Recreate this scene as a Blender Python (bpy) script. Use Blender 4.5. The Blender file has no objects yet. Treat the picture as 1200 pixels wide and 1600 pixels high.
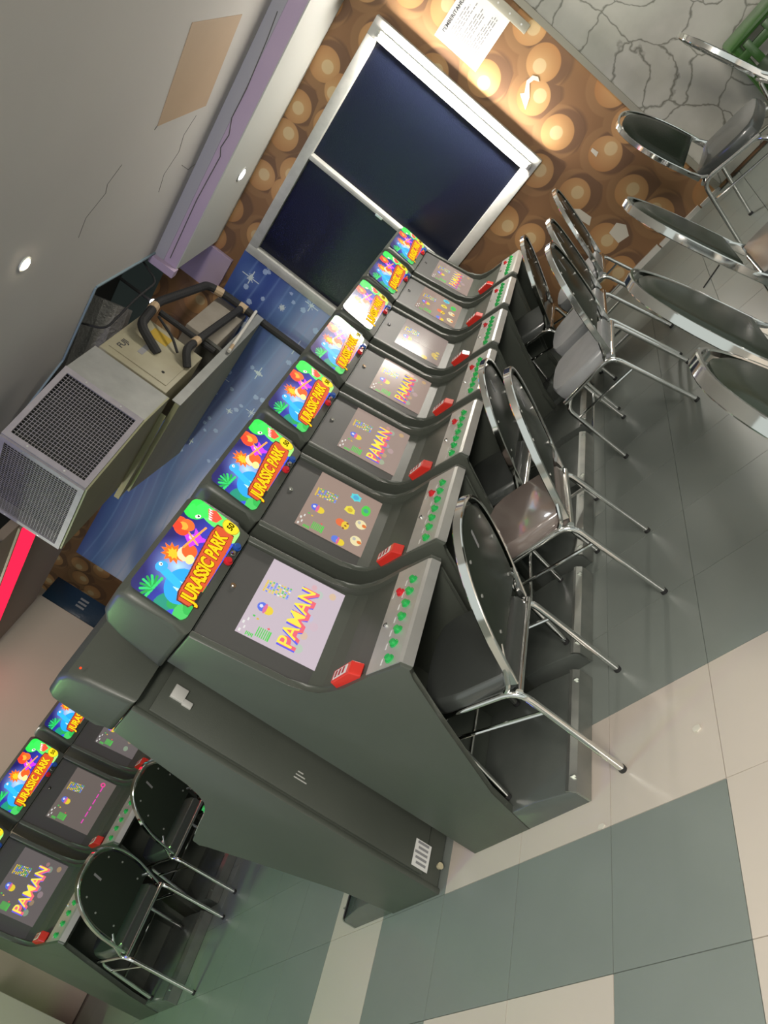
import bpy, bmesh, math, random
import numpy as np
from mathutils import Vector, Matrix
random.seed(4); rng = np.random.default_rng(4)
S = bpy.context.scene
C = S.collection
PI = math.pi

# ------------------------------------------------------------------ camera
CAM = (1.80808, -1.64552, 1.46690)
RX = (0.56018204, 0.23226669, -0.79514040)      # image right
RD = (-0.57312798, -0.58438214, -0.57447528)    # image down
RF = (-0.59809732, 0.77752794, -0.19424185)     # forward
cd = bpy.data.cameras.new('camera'); cam = bpy.data.objects.new('camera', cd); C.objects.link(cam)
m = Matrix.Identity(4)
for i in range(3):
    m[i][0] = RX[i]; m[i][1] = -RD[i]; m[i][2] = -RF[i]; m[i][3] = CAM[i]
cam.matrix_world = m
cd.sensor_fit = 'VERTICAL'; cd.sensor_height = 36.0; cd.lens = 1114.09 / 1600 * 36.0
cd.clip_start = 0.02; cd.clip_end = 60
S.camera = cam

# ------------------------------------------------------------------ light
w = bpy.data.worlds.new('world'); S.world = w; w.use_nodes = True
w.node_tree.nodes['Background'].inputs[0].default_value = (0.86, 0.93, 0.88, 1)
w.node_tree.nodes['Background'].inputs[1].default_value = 0.72
def area(name, loc, target, size, sy, power, col):
    l = bpy.data.lights.new(name, 'AREA'); l.shape = 'RECTANGLE'; l.size = size; l.size_y = sy
    l.energy = power; l.color = col
    o = bpy.data.objects.new(name, l); C.objects.link(o); o.location = loc
    d = Vector(target) - Vector(loc); o.rotation_euler = d.to_track_quat('-Z', 'Y').to_euler()
    return o
area('hall_lamp', (2.9, -2.6, 2.7), (1.0, 0.2, 0.3), 1.6, 0.8, 205, (1.0, 0.93, 0.84))
area('green_aisle_lamp', (-3.0, -1.8, 2.34), (-1.7, -0.2, 0.0), 0.5, 0.3, 36, (0.42, 1.0, 0.30))
area('alcove_fill', (-3.9, 0.5, 2.36), (-3.5, 3.8, 1.5), 0.6, 0.3, 34, (1.0, 0.94, 0.86))  # unseen lamp added to brighten the mural and beige wall
area('blue_strip_lamp', (-1.6, -1.5, 2.80), (-0.6, 2.0, 1.6), 0.7, 0.12, 14, (0.14, 0.17, 1.0))
S.view_settings.view_transform = 'Standard'; S.view_settings.look = 'None'
S.view_settings.gamma = 1.0; S.view_settings.use_curve_mapping = False
S.view_settings.exposure = 0.0
S.cycles.use_denoising = True
S.cycles.max_bounces = 8; S.cycles.caustics_reflective = False; S.cycles.caustics_refractive = False
S.cycles.sample_clamp_indirect = 6.0

# ------------------------------------------------------------------ materials
def mat(name, col, rough=0.5, metal=0.0, emit=None, es=0.0, bump=None, vary=None, coat=0.0, spec=0.5):
    M = bpy.data.materials.new(name); M.use_nodes = True
    nt = M.node_tree; b = nt.nodes['Principled BSDF']
    b.inputs['Base Color'].default_value = (*col, 1); b.inputs['Roughness'].default_value = rough
    b.inputs['Metallic'].default_value = metal; b.inputs['Specular IOR Level'].default_value = spec
    b.inputs['Coat Weight'].default_value = coat
    if emit: b.inputs['Emission Color'].default_value = (*emit, 1); b.inputs['Emission Strength'].default_value = es
    tc = None
    if bump or vary:
        tc = nt.nodes.new('ShaderNodeTexCoord')
    if vary:        # (scale, amount, second colour)
        n = nt.nodes.new('ShaderNodeTexNoise'); n.inputs['Scale'].default_value = vary[0]; n.inputs['Detail'].default_value = 6
        nt.links.new(tc.outputs['Object'], n.inputs['Vector'])
        r = nt.nodes.new('ShaderNodeValToRGB'); r.color_ramp.elements[0].position = 0.5 - vary[1] / 2; r.color_ramp.elements[1].position = 0.5 + vary[1] / 2
        r.color_ramp.elements[0].color = (*col, 1); r.color_ramp.elements[1].color = (*vary[2], 1)
        nt.links.new(n.outputs['Fac'], r.inputs[0]); nt.links.new(r.outputs[0], b.inputs['Base Color'])
    if bump:        # (scale, strength)
        n = nt.nodes.new('ShaderNodeTexNoise'); n.inputs['Scale'].default_value = bump[0]; n.inputs['Detail'].default_value = 4
        nt.links.new(tc.outputs['Object'], n.inputs['Vector'])
        bp = nt.nodes.new('ShaderNodeBump'); bp.inputs['Strength'].default_value = bump[1]; bp.inputs['Distance'].default_value = 0.01
        nt.links.new(n.outputs['Fac'], bp.inputs['Height']); nt.links.new(bp.outputs[0], b.inputs['Normal'])
    return M
def emis(name, col, s):
    M = bpy.data.materials.new(name); M.use_nodes = True; nt = M.node_tree
    nt.nodes.remove(nt.nodes['Principled BSDF']); e = nt.nodes.new('ShaderNodeEmission')
    e.inputs[0].default_value = (*col, 1); e.inputs[1].default_value = s
    nt.links.new(e.outputs[0], nt.nodes['Material Output'].inputs[0]); return M
def art_mat(name, strength, gloss=0.0):
    """colours come from the mesh attribute 'ink'; strength>0: backlit"""
    M = bpy.data.materials.new(name); M.use_nodes = True; nt = M.node_tree; b = nt.nodes['Principled BSDF']
    a = nt.nodes.new('ShaderNodeAttribute'); a.attribute_name = 'ink'
    if strength > 0:
        b.inputs['Base Color'].default_value = (0.03, 0.03, 0.03, 1); b.inputs['Roughness'].default_value = 0.18
        b.inputs['Specular IOR Level'].default_value = gloss
        nt.links.new(a.outputs['Color'], b.inputs['Emission Color']); b.inputs['Emission Strength'].default_value = strength
    else:
        nt.links.new(a.outputs['Color'], b.inputs['Base Color']); b.inputs['Roughness'].default_value = 0.45
    return M
BLK = mat('black_cabinet_paint', (0.060, 0.068, 0.056), 0.42, bump=(220, 0.05), vary=(3, 0.5, (0.072, 0.080, 0.067)))
RIM = mat('black_edge_moulding', (0.045, 0.047, 0.046), 0.3)
PANEL = mat('charcoal_bezel', (0.066, 0.066, 0.064), 0.5, bump=(400, 0.05))
STEEL = mat('brushed_steel', (0.66, 0.66, 0.64), 0.38, 0.7, vary=(9, 0.6, (0.56, 0.56, 0.53)))
LATCH = mat('pale_zinc_latch', (0.60, 0.60, 0.57), 0.4, 0.2)
CHROME = mat('chrome', (0.80, 0.80, 0.78), 0.09, 1.0)
DULLSTEEL = mat('worn_steel_skirt', (0.42, 0.43, 0.40), 0.32, 0.85, vary=(12, 0.5, (0.30, 0.32, 0.30)))
BASEM = mat('scuffed_black_laminate', (0.075, 0.085, 0.078), 0.26, vary=(7, 0.5, (0.10, 0.11, 0.10)))
VINYL = mat('black_vinyl', (0.045, 0.05, 0.047), 0.30, bump=(30, 0.05), spec=0.9, coat=0.6)
SILVER = mat('silver_sheen_vinyl', (0.34, 0.35, 0.36), 0.30, bump=(40, 0.08), spec=0.7, vary=(10, 0.6, (0.26, 0.27, 0.28)))  # silver sheen of the reflecting seats put into the base colour
TAUPE = mat('taupe_sheen_vinyl', (0.20, 0.165, 0.15), 0.12, spec=0.9, coat=0.6)  # brown reflected sheen of one seat put into its colour
BACKM = mat('black_back_board', (0.020, 0.027, 0.019), 0.25, spec=0.28)
RUB = mat('black_rubber', (0.02, 0.02, 0.02), 0.7)
GREENB = mat('green_button_plastic', (0.02, 0.36, 0.08), 0.18, emit=(0.02, 0.45, 0.08), es=0.10)
REDB = mat('red_button_plastic', (0.60, 0.02, 0.03), 0.18)
BLUEB = mat('blue_button_plastic', (0.02, 0.09, 0.40), 0.2)
REDBOX = mat('red_acrylic', (0.62, 0.035, 0.025), 0.2)
WHITE = mat('white_label_paper', (0.72, 0.72, 0.70), 0.6)
INK = mat('dark_print', (0.04, 0.04, 0.045), 0.6)
GREYINK = mat('grey_print', (0.25, 0.25, 0.26), 0.6)
PLASTER = mat('grey_white_ceiling_paint', (0.56, 0.545, 0.515), 0.8, vary=(0.9, 0.7, (0.50, 0.48, 0.46)))
BEIGE = mat('beige_wall_paint', (0.50, 0.43, 0.36), 0.8, vary=(1.0, 0.6, (0.46, 0.40, 0.34)))
PURPLE = mat('lilac_lit_beam', (0.46, 0.36, 0.48), 0.7, vary=(4, 0.6, (0.42, 0.33, 0.46)))  # lilac tint of the coloured LED light put into the beam colour
PURPLE2 = mat('blue_grey_beam_paint', (0.36, 0.355, 0.39), 0.7)
SOFF = mat('white_soffit_paint', (0.47, 0.48, 0.455), 0.7)
OLIVE = mat('olive_duct_board', (0.34, 0.335, 0.19), 0.6, vary=(2.5, 0.6, (0.26, 0.26, 0.15)))
GALV = mat('galvanised_sheet', (0.33, 0.335, 0.32), 0.5, 0.3, vary=(9, 0.5, (0.25, 0.26, 0.245)))
FRAMEW = mat('dull_white_grille_frame', (0.36, 0.335, 0.345), 0.5, vary=(14, 0.5, (0.29, 0.27, 0.285)))
CREAM = mat('yellowed_ac_casing', (0.40, 0.375, 0.26), 0.5, vary=(5, 0.6, (0.31, 0.28, 0.19)))
DARK = mat('dark_void', (0.02, 0.022, 0.02), 0.8)
FOAM = mat('black_pipe_foam', (0.018, 0.018, 0.018), 0.75, bump=(60, 0.3))
TAN = mat('tan_pipe_tape', (0.45, 0.33, 0.2), 0.6)
DUCT = mat('crinkled_duct_foil', (0.20, 0.19, 0.17), 0.5, 0.2, bump=(45, 1.6))
WFRAME = mat('white_window_paint', (0.50, 0.50, 0.475), 0.5, vary=(16, 0.5, (0.40, 0.40, 0.375)))
GLASS = mat('dark_textured_glass', (0.006, 0.008, 0.018), 0.09, bump=(150, 0.22), spec=0.30)
TUBE = emis('fluorescent_tube', (1.0, 0.94, 0.84), 225)
BULB = emis('warm_downlight', (1.0, 0.86, 0.66), 60)
BULBW = emis('cold_downlight', (0.95, 0.97, 1.0), 16)
REDLED = emis('red_led_tube', (1.0, 0.015, 0.055), 1.7)
TILEW = mat('cream_floor_tile', (0.60, 0.53, 0.46), 0.24, vary=(2.4, 0.6, (0.55, 0.49, 0.43)))
TILED = mat('grey_green_floor_tile', (0.195, 0.222, 0.202), 0.38, vary=(3.0, 0.6, (0.235, 0.26, 0.24)), spec=0.7)
GROUT = mat('floor_joint', (0.20, 0.19, 0.17), 0.7)
PATCHM = mat('bare_plywood_patch', (0.48, 0.35, 0.235), 0.7, vary=(2, 0.6, (0.42, 0.31, 0.21)))
CRACK = mat('ceiling_crack', (0.12, 0.12, 0.11), 0.9)
TORN = mat('torn_paper_backing', (0.62, 0.58, 0.50), 0.8)
TRACK = mat('perforated_metal_track', (0.40, 0.38, 0.31), 0.45, 0.5)
BLUEGL = mat('dark_blue_glass', (0.012, 0.03, 0.055), 0.25, bump=(25, 0.3))
GREENPL = mat('green_plastic', (0.035, 0.11, 0.02), 0.35)
PALE = mat('pale_counter_board', (0.52, 0.47, 0.42), 0.5)

def wallpaper():
    M = bpy.data.materials.new('brown_bubble_wallpaper'); M.use_nodes = True; nt = M.node_tree; N = nt.nodes; L = nt.links
    b = N['Principled BSDF']; b.inputs['Roughness'].default_value = 0.6; b.inputs['Specular IOR Level'].default_value = 0.3
    tc = N.new('ShaderNodeTexCoord'); sx = N.new('ShaderNodeSeparateXYZ'); L.new(tc.outputs['Object'], sx.inputs[0])
    cx = N.new('ShaderNodeCombineXYZ'); L.new(sx.outputs['X'], cx.inputs[0]); L.new(sx.outputs['Z'], cx.inputs[1])
    vo = N.new('ShaderNodeTexVoronoi'); vo.voronoi_dimensions = '2D'; vo.inputs['Scale'].default_value = 3.1
    vo.inputs['Randomness'].default_value = 0.62; L.new(cx.outputs[0], vo.inputs['Vector'])
    sc = N.new('ShaderNodeVectorMath'); sc.operation = 'SUBTRACT'; L.new(cx.outputs[0], sc.inputs[0]); L.new(vo.outputs['Position'], sc.inputs[1])
    def length(v):
        n = N.new('ShaderNodeVectorMath'); n.operation = 'LENGTH'; L.new(v, n.inputs[0]); return n.outputs['Value']
    def step(v, a, soft):
        n = N.new('ShaderNodeMapRange'); n.interpolation_type = 'SMOOTHSTEP'; L.new(v, n.inputs[0])
        n.inputs[1].default_value = a; n.inputs[2].default_value = a + soft; n.inputs[3].default_value = 1; n.inputs[4].default_value = 0; return n.outputs[0]
    def mix(f, a, bb):
        n = N.new('ShaderNodeMix'); n.data_type = 'RGBA'; L.new(f, n.inputs[0])
        for k, v in ((6, a), (7, bb)):
            if isinstance(v, tuple): n.inputs[k].default_value = (*v, 1)
            else: L.new(v, n.inputs[k])
        return n.outputs[2]
    d = length(sc.outputs[0])
    of = N.new('ShaderNodeVectorMath'); of.operation = 'SUBTRACT'; L.new(vo.outputs['Color'], of.inputs[0]); of.inputs[1].default_value = (0.5, 0.5, 0)
    nm = N.new('ShaderNodeVectorMath'); nm.operation = 'NORMALIZE'; L.new(of.outputs[0], nm.inputs[0])
    fl = N.new('ShaderNodeVectorMath'); fl.operation = 'MULTIPLY'; L.new(nm.outputs[0], fl.inputs[0]); fl.inputs[1].default_value = (0.05, 0.05, 0)
    hv = N.new('ShaderNodeVectorMath'); hv.operation = 'SUBTRACT'; L.new(sc.outputs[0], hv.inputs[0]); L.new(fl.outputs[0], hv.inputs[1])
    dh = length(hv.outputs[0])
    sv = N.new('ShaderNodeVectorMath'); sv.operation = 'ADD'; L.new(sc.outputs[0], sv.inputs[0]); sv.inputs[1].default_value = (-0.03, 0.03, 0)
    ds = length(sv.outputs[0])
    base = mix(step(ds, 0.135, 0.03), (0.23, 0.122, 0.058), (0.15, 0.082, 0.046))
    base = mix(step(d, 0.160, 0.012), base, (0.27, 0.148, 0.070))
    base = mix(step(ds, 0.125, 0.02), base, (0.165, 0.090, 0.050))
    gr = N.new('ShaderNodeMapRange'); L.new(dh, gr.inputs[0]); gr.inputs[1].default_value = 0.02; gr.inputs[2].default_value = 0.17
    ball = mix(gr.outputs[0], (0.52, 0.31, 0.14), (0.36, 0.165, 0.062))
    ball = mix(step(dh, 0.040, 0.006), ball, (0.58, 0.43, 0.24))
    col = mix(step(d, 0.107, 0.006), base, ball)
    L.new(col, b.inputs['Base Color']); return M
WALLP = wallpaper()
def marble():
    M = bpy.data.materials.new('grey_veined_marble_sheet'); M.use_nodes = True; nt = M.node_tree; N = nt.nodes; L = nt.links
    b = N['Principled BSDF']; b.inputs['Roughness'].default_value = 0.22
    tc = N.new('ShaderNodeTexCoord'); n = N.new('ShaderNodeTexNoise'); n.inputs['Scale'].default_value = 2.2; n.inputs['Detail'].default_value = 5
    L.new(tc.outputs['Object'], n.inputs['Vector'])
    mx = N.new('ShaderNodeMix'); mx.data_type = 'RGBA'; mx.inputs[0].default_value = 0.32; L.new(tc.outputs['Object'], mx.inputs[6]); L.new(n.outputs['Color'], mx.inputs[7])
    v = N.new('ShaderNodeTexVoronoi'); v.feature = 'DISTANCE_TO_EDGE'; v.inputs['Scale'].default_value = 5.2; L.new(mx.outputs[2], v.inputs['Vector'])
    r = N.new('ShaderNodeValToRGB'); e = r.color_ramp.elements
    e[0].position = 0.0; e[0].color = (0.19, 0.185, 0.15, 1); e[1].position = 0.030; e[1].color = (0.56, 0.54, 0.48, 1)
    L.new(v.outputs['Distance'], r.inputs[0])
    r2 = N.new('ShaderNodeValToRGB'); r2.color_ramp.elements[0].color = (0.72, 0.72, 0.70, 1); r2.color_ramp.elements[1].color = (1, 1, 1, 1)
    r2.color_ramp.elements[0].position = 0.35; r2.color_ramp.elements[1].position = 0.6; L.new(n.outputs['Fac'], r2.inputs[0])
    mu = N.new('ShaderNodeMix'); mu.data_type = 'RGBA'; mu.blend_type = 'MULTIPLY'; mu.inputs[0].default_value = 1
    L.new(r.outputs[0], mu.inputs[6]); L.new(r2.outputs[0], mu.inputs[7]); L.new(mu.outputs[2], b.inputs['Base Color']); return M
MARBLE = marble()

# ------------------------------------------------------------------ mesh helpers
def link(name, me, mt, parent=None, loc=(0, 0, 0), rot=(0, 0, 0), kind=None, smooth=False):
    if mt is not None and len(me.materials) == 0: me.materials.append(mt)
    if smooth: me.polygons.foreach_set('use_smooth', [True] * len(me.polygons))
    o = bpy.data.objects.new(name, me); C.objects.link(o); o.location = loc; o.rotation_euler = rot
    if parent is not None: o.parent = parent
    if kind: o['kind'] = kind
    return o
def fin(bm, name):
    bmesh.ops.recalc_face_normals(bm, faces=bm.faces)
    me = bpy.data.meshes.new(name); bm.to_mesh(me); bm.free(); return me
def obj(name, bm, mt, parent=None, smooth=False, **k):
    o = link(name, fin(bm, name), mt, parent, smooth=False, **k)
    if smooth:
        o.data.polygons.foreach_set('use_smooth', [True] * len(o.data.polygons))
        o.data.set_sharp_from_angle(angle=0.6)
    return o
def bx(bm, lo, hi, bev=0.0):
    vs = [bm.verts.new((x, y, z)) for x in (lo[0], hi[0]) for y in (lo[1], hi[1]) for z in (lo[2], hi[2])]
    fs = [bm.faces.new([vs[i] for i in f]) for f in ((0, 1, 3, 2), (4, 6, 7, 5), (0, 4, 5, 1), (2, 3, 7, 6), (0, 2, 6, 4), (1, 5, 7, 3))]
    if bev:
        es = list({e for f in fs for e in f.edges})
        bmesh.ops.bevel(bm, geom=es, offset=bev, segments=2, profile=0.5, affect='EDGES')
def box(name, lo, hi, mt, parent=None, bev=0.0, **k):
    bm = bmesh.new(); bx(bm, lo, hi, bev); return obj(name, bm, mt, parent, smooth=bev > 0, **k)
def prism(bm, poly, a, b, axis='y', bev=0.0, seg=2):
    """poly of (x,z) extruded along y (or (x,y) along z, or (y,z) along x) from a to b"""
    def P(u, v, t): return {'y': (u, t, v), 'z': (u, v, t), 'x': (t, u, v)}[axis]
    A = [bm.verts.new(P(u, v, a)) for u, v in poly]; B = [bm.verts.new(P(u, v, b)) for u, v in poly]
    fa = bm.faces.new(A); fb = bm.faces.new(B[::-1]); n = len(poly)
    sides = [bm.faces.new((A[i], B[i], B[(i + 1) % n], A[(i + 1) % n])) for i in range(n)]
    if bev:
        es = list(fa.edges) + list(fb.edges)
        bmesh.ops.bevel(bm, geom=es, offset=bev, segments=seg, profile=0.5, affect='EDGES')
def tube(bm, pts, r, seg=10, closed=False, ry=None):
    pts = [Vector(p) for p in pts]; n = len(pts); rings = []
    up = None
    for i, p in enumerate(pts):
        a = pts[(i - 1) % n] if (closed or i > 0) else p; b = pts[(i + 1) % n] if (closed or i < n - 1) else p
        t = (b - a).normalized()
        if up is None:
            up = Vector((0, 0, 1)) if abs(t.z) < 0.9 else Vector((1, 0, 0))
        s = t.cross(up).normalized(); up = s.cross(t).normalized()
        rings.append([bm.verts.new(p + (s * math.cos(q) + up * math.sin(q)) * r) for q in [2 * PI * k / seg for k in range(seg)]])
    for i in range(n if closed else n - 1):
        A, B = rings[i], rings[(i + 1) % n]
        for k in range(seg): bm.faces.new((A[k], A[(k + 1) % seg], B[(k + 1) % seg], B[k]))
    if not closed:
        bm.faces.new(rings[0][::-1]); bm.faces.new(rings[-1])
def bend(pts, r=0.05, n=5):
    """round the corners of a polyline"""
    pts = [Vector(p) for p in pts]; out = [pts[0]]
    for i in range(1, len(pts) - 1):
        p = pts[i]; a = pts[i - 1] - p; b = pts[i + 1] - p; rr = min(r, a.length * 0.45, b.length * 0.45)
        A = p + a.normalized() * rr; B = p + b.normalized() * rr
        for k in range(n + 1):
            t = k / n; out.append(A * (1 - t) ** 2 + p * 2 * t * (1 - t) + B * t * t)
    out.append(pts[-1]); return out
def disc(bm, c, r, h, axis='z', seg=16, r2=None):
    r2 = r if r2 is None else r2
    def P(a, rr, t):
        u, v = rr * math.cos(a), rr * math.sin(a)
        d = {'z': (u, v, t), 'x': (t, u, v), 'y': (u, t, v)}[axis]
        return tuple(c[i] + d[i] for i in range(3))
    A = [bm.verts.new(P(2 * PI * k / seg, r, 0)) for k in range(seg)]; B = [bm.verts.new(P(2 * PI * k / seg, r2, h)) for k in range(seg)]
    bm.faces.new(A[::-1]); bm.faces.new(B)
    for k in range(seg): bm.faces.new((A[k], A[(k + 1) % seg], B[(k + 1) % seg], B[k]))
def tag(o, label, cat, group=None, kind=None):
    o['label'] = label; o['category'] = cat
    if group: o['group'] = group
    if kind: o['kind'] = kind
    return o
def thing(name, label, cat, loc=(0, 0, 0), rz=0.0, group=None):
    o = bpy.data.objects.new(name, None); C.objects.link(o); o.location = loc; o.rotation_euler = (0, 0, rz); o.empty_display_size = 0.1
    return tag(o, label, cat, group)
def dup(root, loc, rz, label):
    r = root.copy(); C.objects.link(r); r.location = loc; r.rotation_euler = (0, 0, rz); r['label'] = label
    for ch in root.children:
        c = ch.copy(); C.objects.link(c); c.parent = r
        for g in ch.children:
            d = g.copy(); C.objects.link(d); d.parent = c
    return r
def text_mesh(s, size, bold=0.0, xs=1.0):
    cu = bpy.data.curves.new('lettering', 'FONT'); cu.body = s; cu.size = size; cu.align_x = 'CENTER'; cu.align_y = 'CENTER'
    cu.extrude = 0.0004; cu.offset = bold; cu.resolution_u = 3
    o = bpy.data.objects.new('lettering', cu); C.objects.link(o)
    bpy.context.view_layer.update()
    me = bpy.data.meshes.new_from_object(o.evaluated_get(bpy.context.evaluated_depsgraph_get()))
    bpy.data.objects.remove(o); bpy.data.curves.remove(cu)
    if xs != 1.0: me.transform(Matrix.Diagonal((xs, 1, 1, 1)))
    me.materials.clear(); me.name = 'lettering'
    return me

# ------------------------------------------------------------------ pictures as coloured grids
def s2l(c):
    c = np.asarray(c, float); return np.where(c <= 0.04045, c / 12.92, ((c + 0.055) / 1.055) ** 2.4)
class Art:
    def __init__(s, w, h, W, H, bg):
        s.W, s.H, s.w, s.h = W, H, w, h
        s.u, s.v = np.meshgrid((np.arange(W) + .5) / W, (np.arange(H) + .5) / H)   # v down
        s.asp = w / h; s.im = np.zeros((H, W, 3)); s.im[:] = bg
    def put(s, mask, col, a=1.0):
        k = (np.clip(mask, 0, 1) * a)[..., None]; s.im = s.im * (1 - k) + np.array(col) * k
    def ell(s, cu, cv, ru, rv=None, col=(1, 1, 1), a=1.0, ang=0.0, soft=0.0):
        """radii in units of the picture height; cu, cv as fractions"""
        rv = ru if rv is None else rv; x = (s.u - cu) * s.asp; y = s.v - cv
        c, n = math.cos(ang), math.sin(ang); X = (x * c + y * n) / ru; Y = (-x * n + y * c) / rv
        d = np.hypot(X, Y); m = (d < 1).astype(float) if not soft else np.clip((1 - d) / soft, 0, 1)
        s.put(m, col, a)
    def poly(s, pts, col, a=1.0):
        m = np.zeros_like(s.u, bool); n = len(pts)
        for i in range(n):
            (x0, y0), (x1, y1) = pts[i], pts[(i + 1) % n]
            c = ((y0 > s.v) != (y1 > s.v)) & (s.u < (x1 - x0) * (s.v - y0) / ((y1 - y0) if y1 != y0 else 1e-9) + x0); m ^= c
        s.put(m.astype(float), col, a)
    def rect(s, u0, v0, u1, v1, col, a=1.0): s.put(((s.u > u0) & (s.u < u1) & (s.v > v0) & (s.v < v1)).astype(float), col, a)
    def star(s, cu, cv, r, n, inner, col, a=1.0, ph=0.0):
        pts = [(cu + (r if k % 2 == 0 else r * inner) * math.cos(ph + PI * k / n) / s.asp, cv + (r if k % 2 == 0 else r * inner) * math.sin(ph + PI * k / n)) for k in range(2 * n)]
        s.poly(pts, col, a)
    def line(s, u0, v0, u1, v1, t, col, a=1.0):
        x, y = s.u * s.asp, s.v; ax, ay, b_x, b_y = u0 * s.asp, v0, u1 * s.asp, v1
        L2 = (b_x - ax) ** 2 + (b_y - ay) ** 2 + 1e-9; q = np.clip(((x - ax) * (b_x - ax) + (y - ay) * (b_y - ay)) / L2, 0, 1)
        s.put((np.hypot(x - ax - q * (b_x - ax), y - ay - q * (b_y - ay)) < t).astype(float), col, a)
    def mesh(s, name, radius=0.0):
        """grid in local X (right) / Z (up), facing -Y, centred"""
        W, H = s.W, s.H; xs = (np.arange(W + 1) / W - .5) * s.w; zs = (.5 - np.arange(H + 1) / H) * s.h
        X, Z = np.meshgrid(xs, zs); V = np.stack([X.ravel(), np.zeros(X.size), Z.ravel()], 1)
        i = np.arange(H)[:, None] * (W + 1) + np.arange(W)[None, :]
        F = np.stack([i, i + W + 1, i + W + 2, i + 1], -1).reshape(-1, 4)
        if radius:
            cx = (s.u - .5) * s.w; cz = (.5 - s.v) * s.h
            dx = np.maximum(np.abs(cx) - (s.w / 2 - radius), 0); dz = np.maximum(np.abs(cz) - (s.h / 2 - radius), 0)
            keep = (np.hypot(dx, dz) <= radius).ravel()
        else: keep = np.ones(W * H, bool)
        F = F[keep]; col = s.im.reshape(-1, 3)[keep]
        me = bpy.data.meshes.new(name); me.from_pydata(V.tolist(), [], F.tolist())
        at = me.attributes.new('ink', 'FLOAT_COLOR', 'CORNER')
        c4 = np.ones((len(F), 4, 4), np.float32); c4[:, :, :3] = s2l(col)[:, None, :]
        at.data.foreach_set('color', c4.ravel()); me.update(); return me

# ================================================================== ROOM
YW = 3.83; ZC = 2.87; ZD = 2.40
def st(name, bm, mt, parent=None, smooth=False):
    return obj(name, bm, mt, parent, smooth=smooth, kind='structure')
fl = box('floor', (-5.6, -3.2, -0.10), (5.2, YW + 0.12, -0.008), GROUT, kind='structure')
def tile_mesh(mt):
    bm = bmesh.new(); bx(bm, (0.0012, 0.0012, -0.008), (0.3988, 0.3988, 0.0)); me = fin(bm, 'tile'); me.materials.append(mt); return me
TW, TD = tile_mesh(TILEW), tile_mesh(TILED)
def white(i, r):   # i: x cell, r: row, y from -.4(r+1) to -.4r
    if r < 0: return i == -3 and r > -3
    if r == 0: return i >= -1 or i == -3
    if r == 1: return i >= 2 or i == -3
    if r == 2: return i in (-1, 0, -3) or i >= 2
    return (i + r) % 2 == 0
for i in range(-13, 8):
    for r in range(-10, 4):
        if i < -8 and r < -4: continue
        if r == 3 and (i < -4 or i > 4): continue
        link('tile', TW if white(i, r) else TD, None, fl, loc=(0.4 * i, -0.4 * (r + 1), 0))
# far wall with the window opening
WX0, WX1, WZ0, WZ1 = -1.04, 0.875, 1.04, 2.45
bm = bmesh.new()
for lo, hi in (((-6.6, YW, 0), (WX0, YW + .15, 2.95)), ((WX1, YW, 0), (5.2, YW + .15, 2.95)), ((WX0, YW, 0), (WX1, YW + .15, WZ0)), ((WX0, YW, WZ1), (WX1, YW + .15, 2.95))):
    bx(bm, lo, hi)
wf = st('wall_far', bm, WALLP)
# marble sheet cladding on the right of the far wall
bm = bmesh.new(); bx(bm, (1.475, YW - .035, 0.03), (2.68, YW - .0005, 2.85)); cl = obj('marble_panel', bm, MARBLE, wf)
bm = bmesh.new(); bx(bm, (2.684, YW - .035, 0.03), (3.9, YW - .0005, 2.85)); obj('marble_panel', bm, MARBLE, wf)
box('edge_batten', (1.435, YW - .045, 0.03), (1.474, YW - .0005, 2.85), mat('grey_edge_batten', (0.30, 0.285, 0.23), 0.6), wf)
# torn places in the wallpaper
def torn(cx, cz, pts):
    bm = bmesh.new(); prism(bm, [(cx + a, cz + b) for a, b in pts], YW - .0025, YW - .0005, 'y'); obj('torn_patch', bm, TORN, wf)
torn(1.13, 1.355, [(-.10, -.02), (-.03, .005), (.03, .06), (.06, .05), (.075, .015), (.09, .04), (.075, .075), (.03, .085), (-.03, .05), (-.05, .07)])
torn(0.78, .57, [(-.02, -.08), (.03, -.05), (.02, .05), (-.01, .09), (-.035, .03)])
torn(0.86, .30, [(-.06, -.05), (.02, -.07), (.06, 0), (.03, .06), (-.05, .05)])
torn(1.12, .80, [(-.015, -.03), (.015, -.02), (.01, .03), (-.01, .025)])
for (a, b, z) in ((0.30, 0.72, .012), (0.73, 0.96, .03), (0.97, 1.30, .02), (1.31, 1.46, .01)):
    box('baseboard_far', (a, YW - .02, 0.0), (b, YW - .0005, z + .012), mat('white_base_strip', (0.62, 0.60, 0.55), 0.5), kind='structure')
# left partition and dropped ceiling over the back aisle
box('wall_left', (-5.45, -3.2, 0), (-5.3, 2.90, ZD), BEIGE, kind='structure')
box('wall_alcove', (-6.75, -3.2, 0), (-6.6, YW + .15, 2.95), BEIGE, kind='structure')
BR = mat('brown_grey_soffit', (0.30, 0.245, 0.20), 0.7)
drop = box('ceiling_dropped', (-6.6, -3.2, ZD), (-2.32, 2.80, ZD + .06), BR, kind='structure')
box('trim_dropped_edge', (-2.32, -3.2, ZD), (-2.28, 1.15, ZC), BR, kind='structure')
bm = bmesh.new()
prism(bm, [(5.2, -3.2), (5.2, 3.10), (-1.15, 3.10), (-1.12, 2.30), (-1.755, 2.26), (-2.262, 1.78), (-2.30, 1.70), (-2.30, -3.2)], ZC, ZC + .08, 'z')
ceil = st('ceiling', bm, PLASTER)
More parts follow.
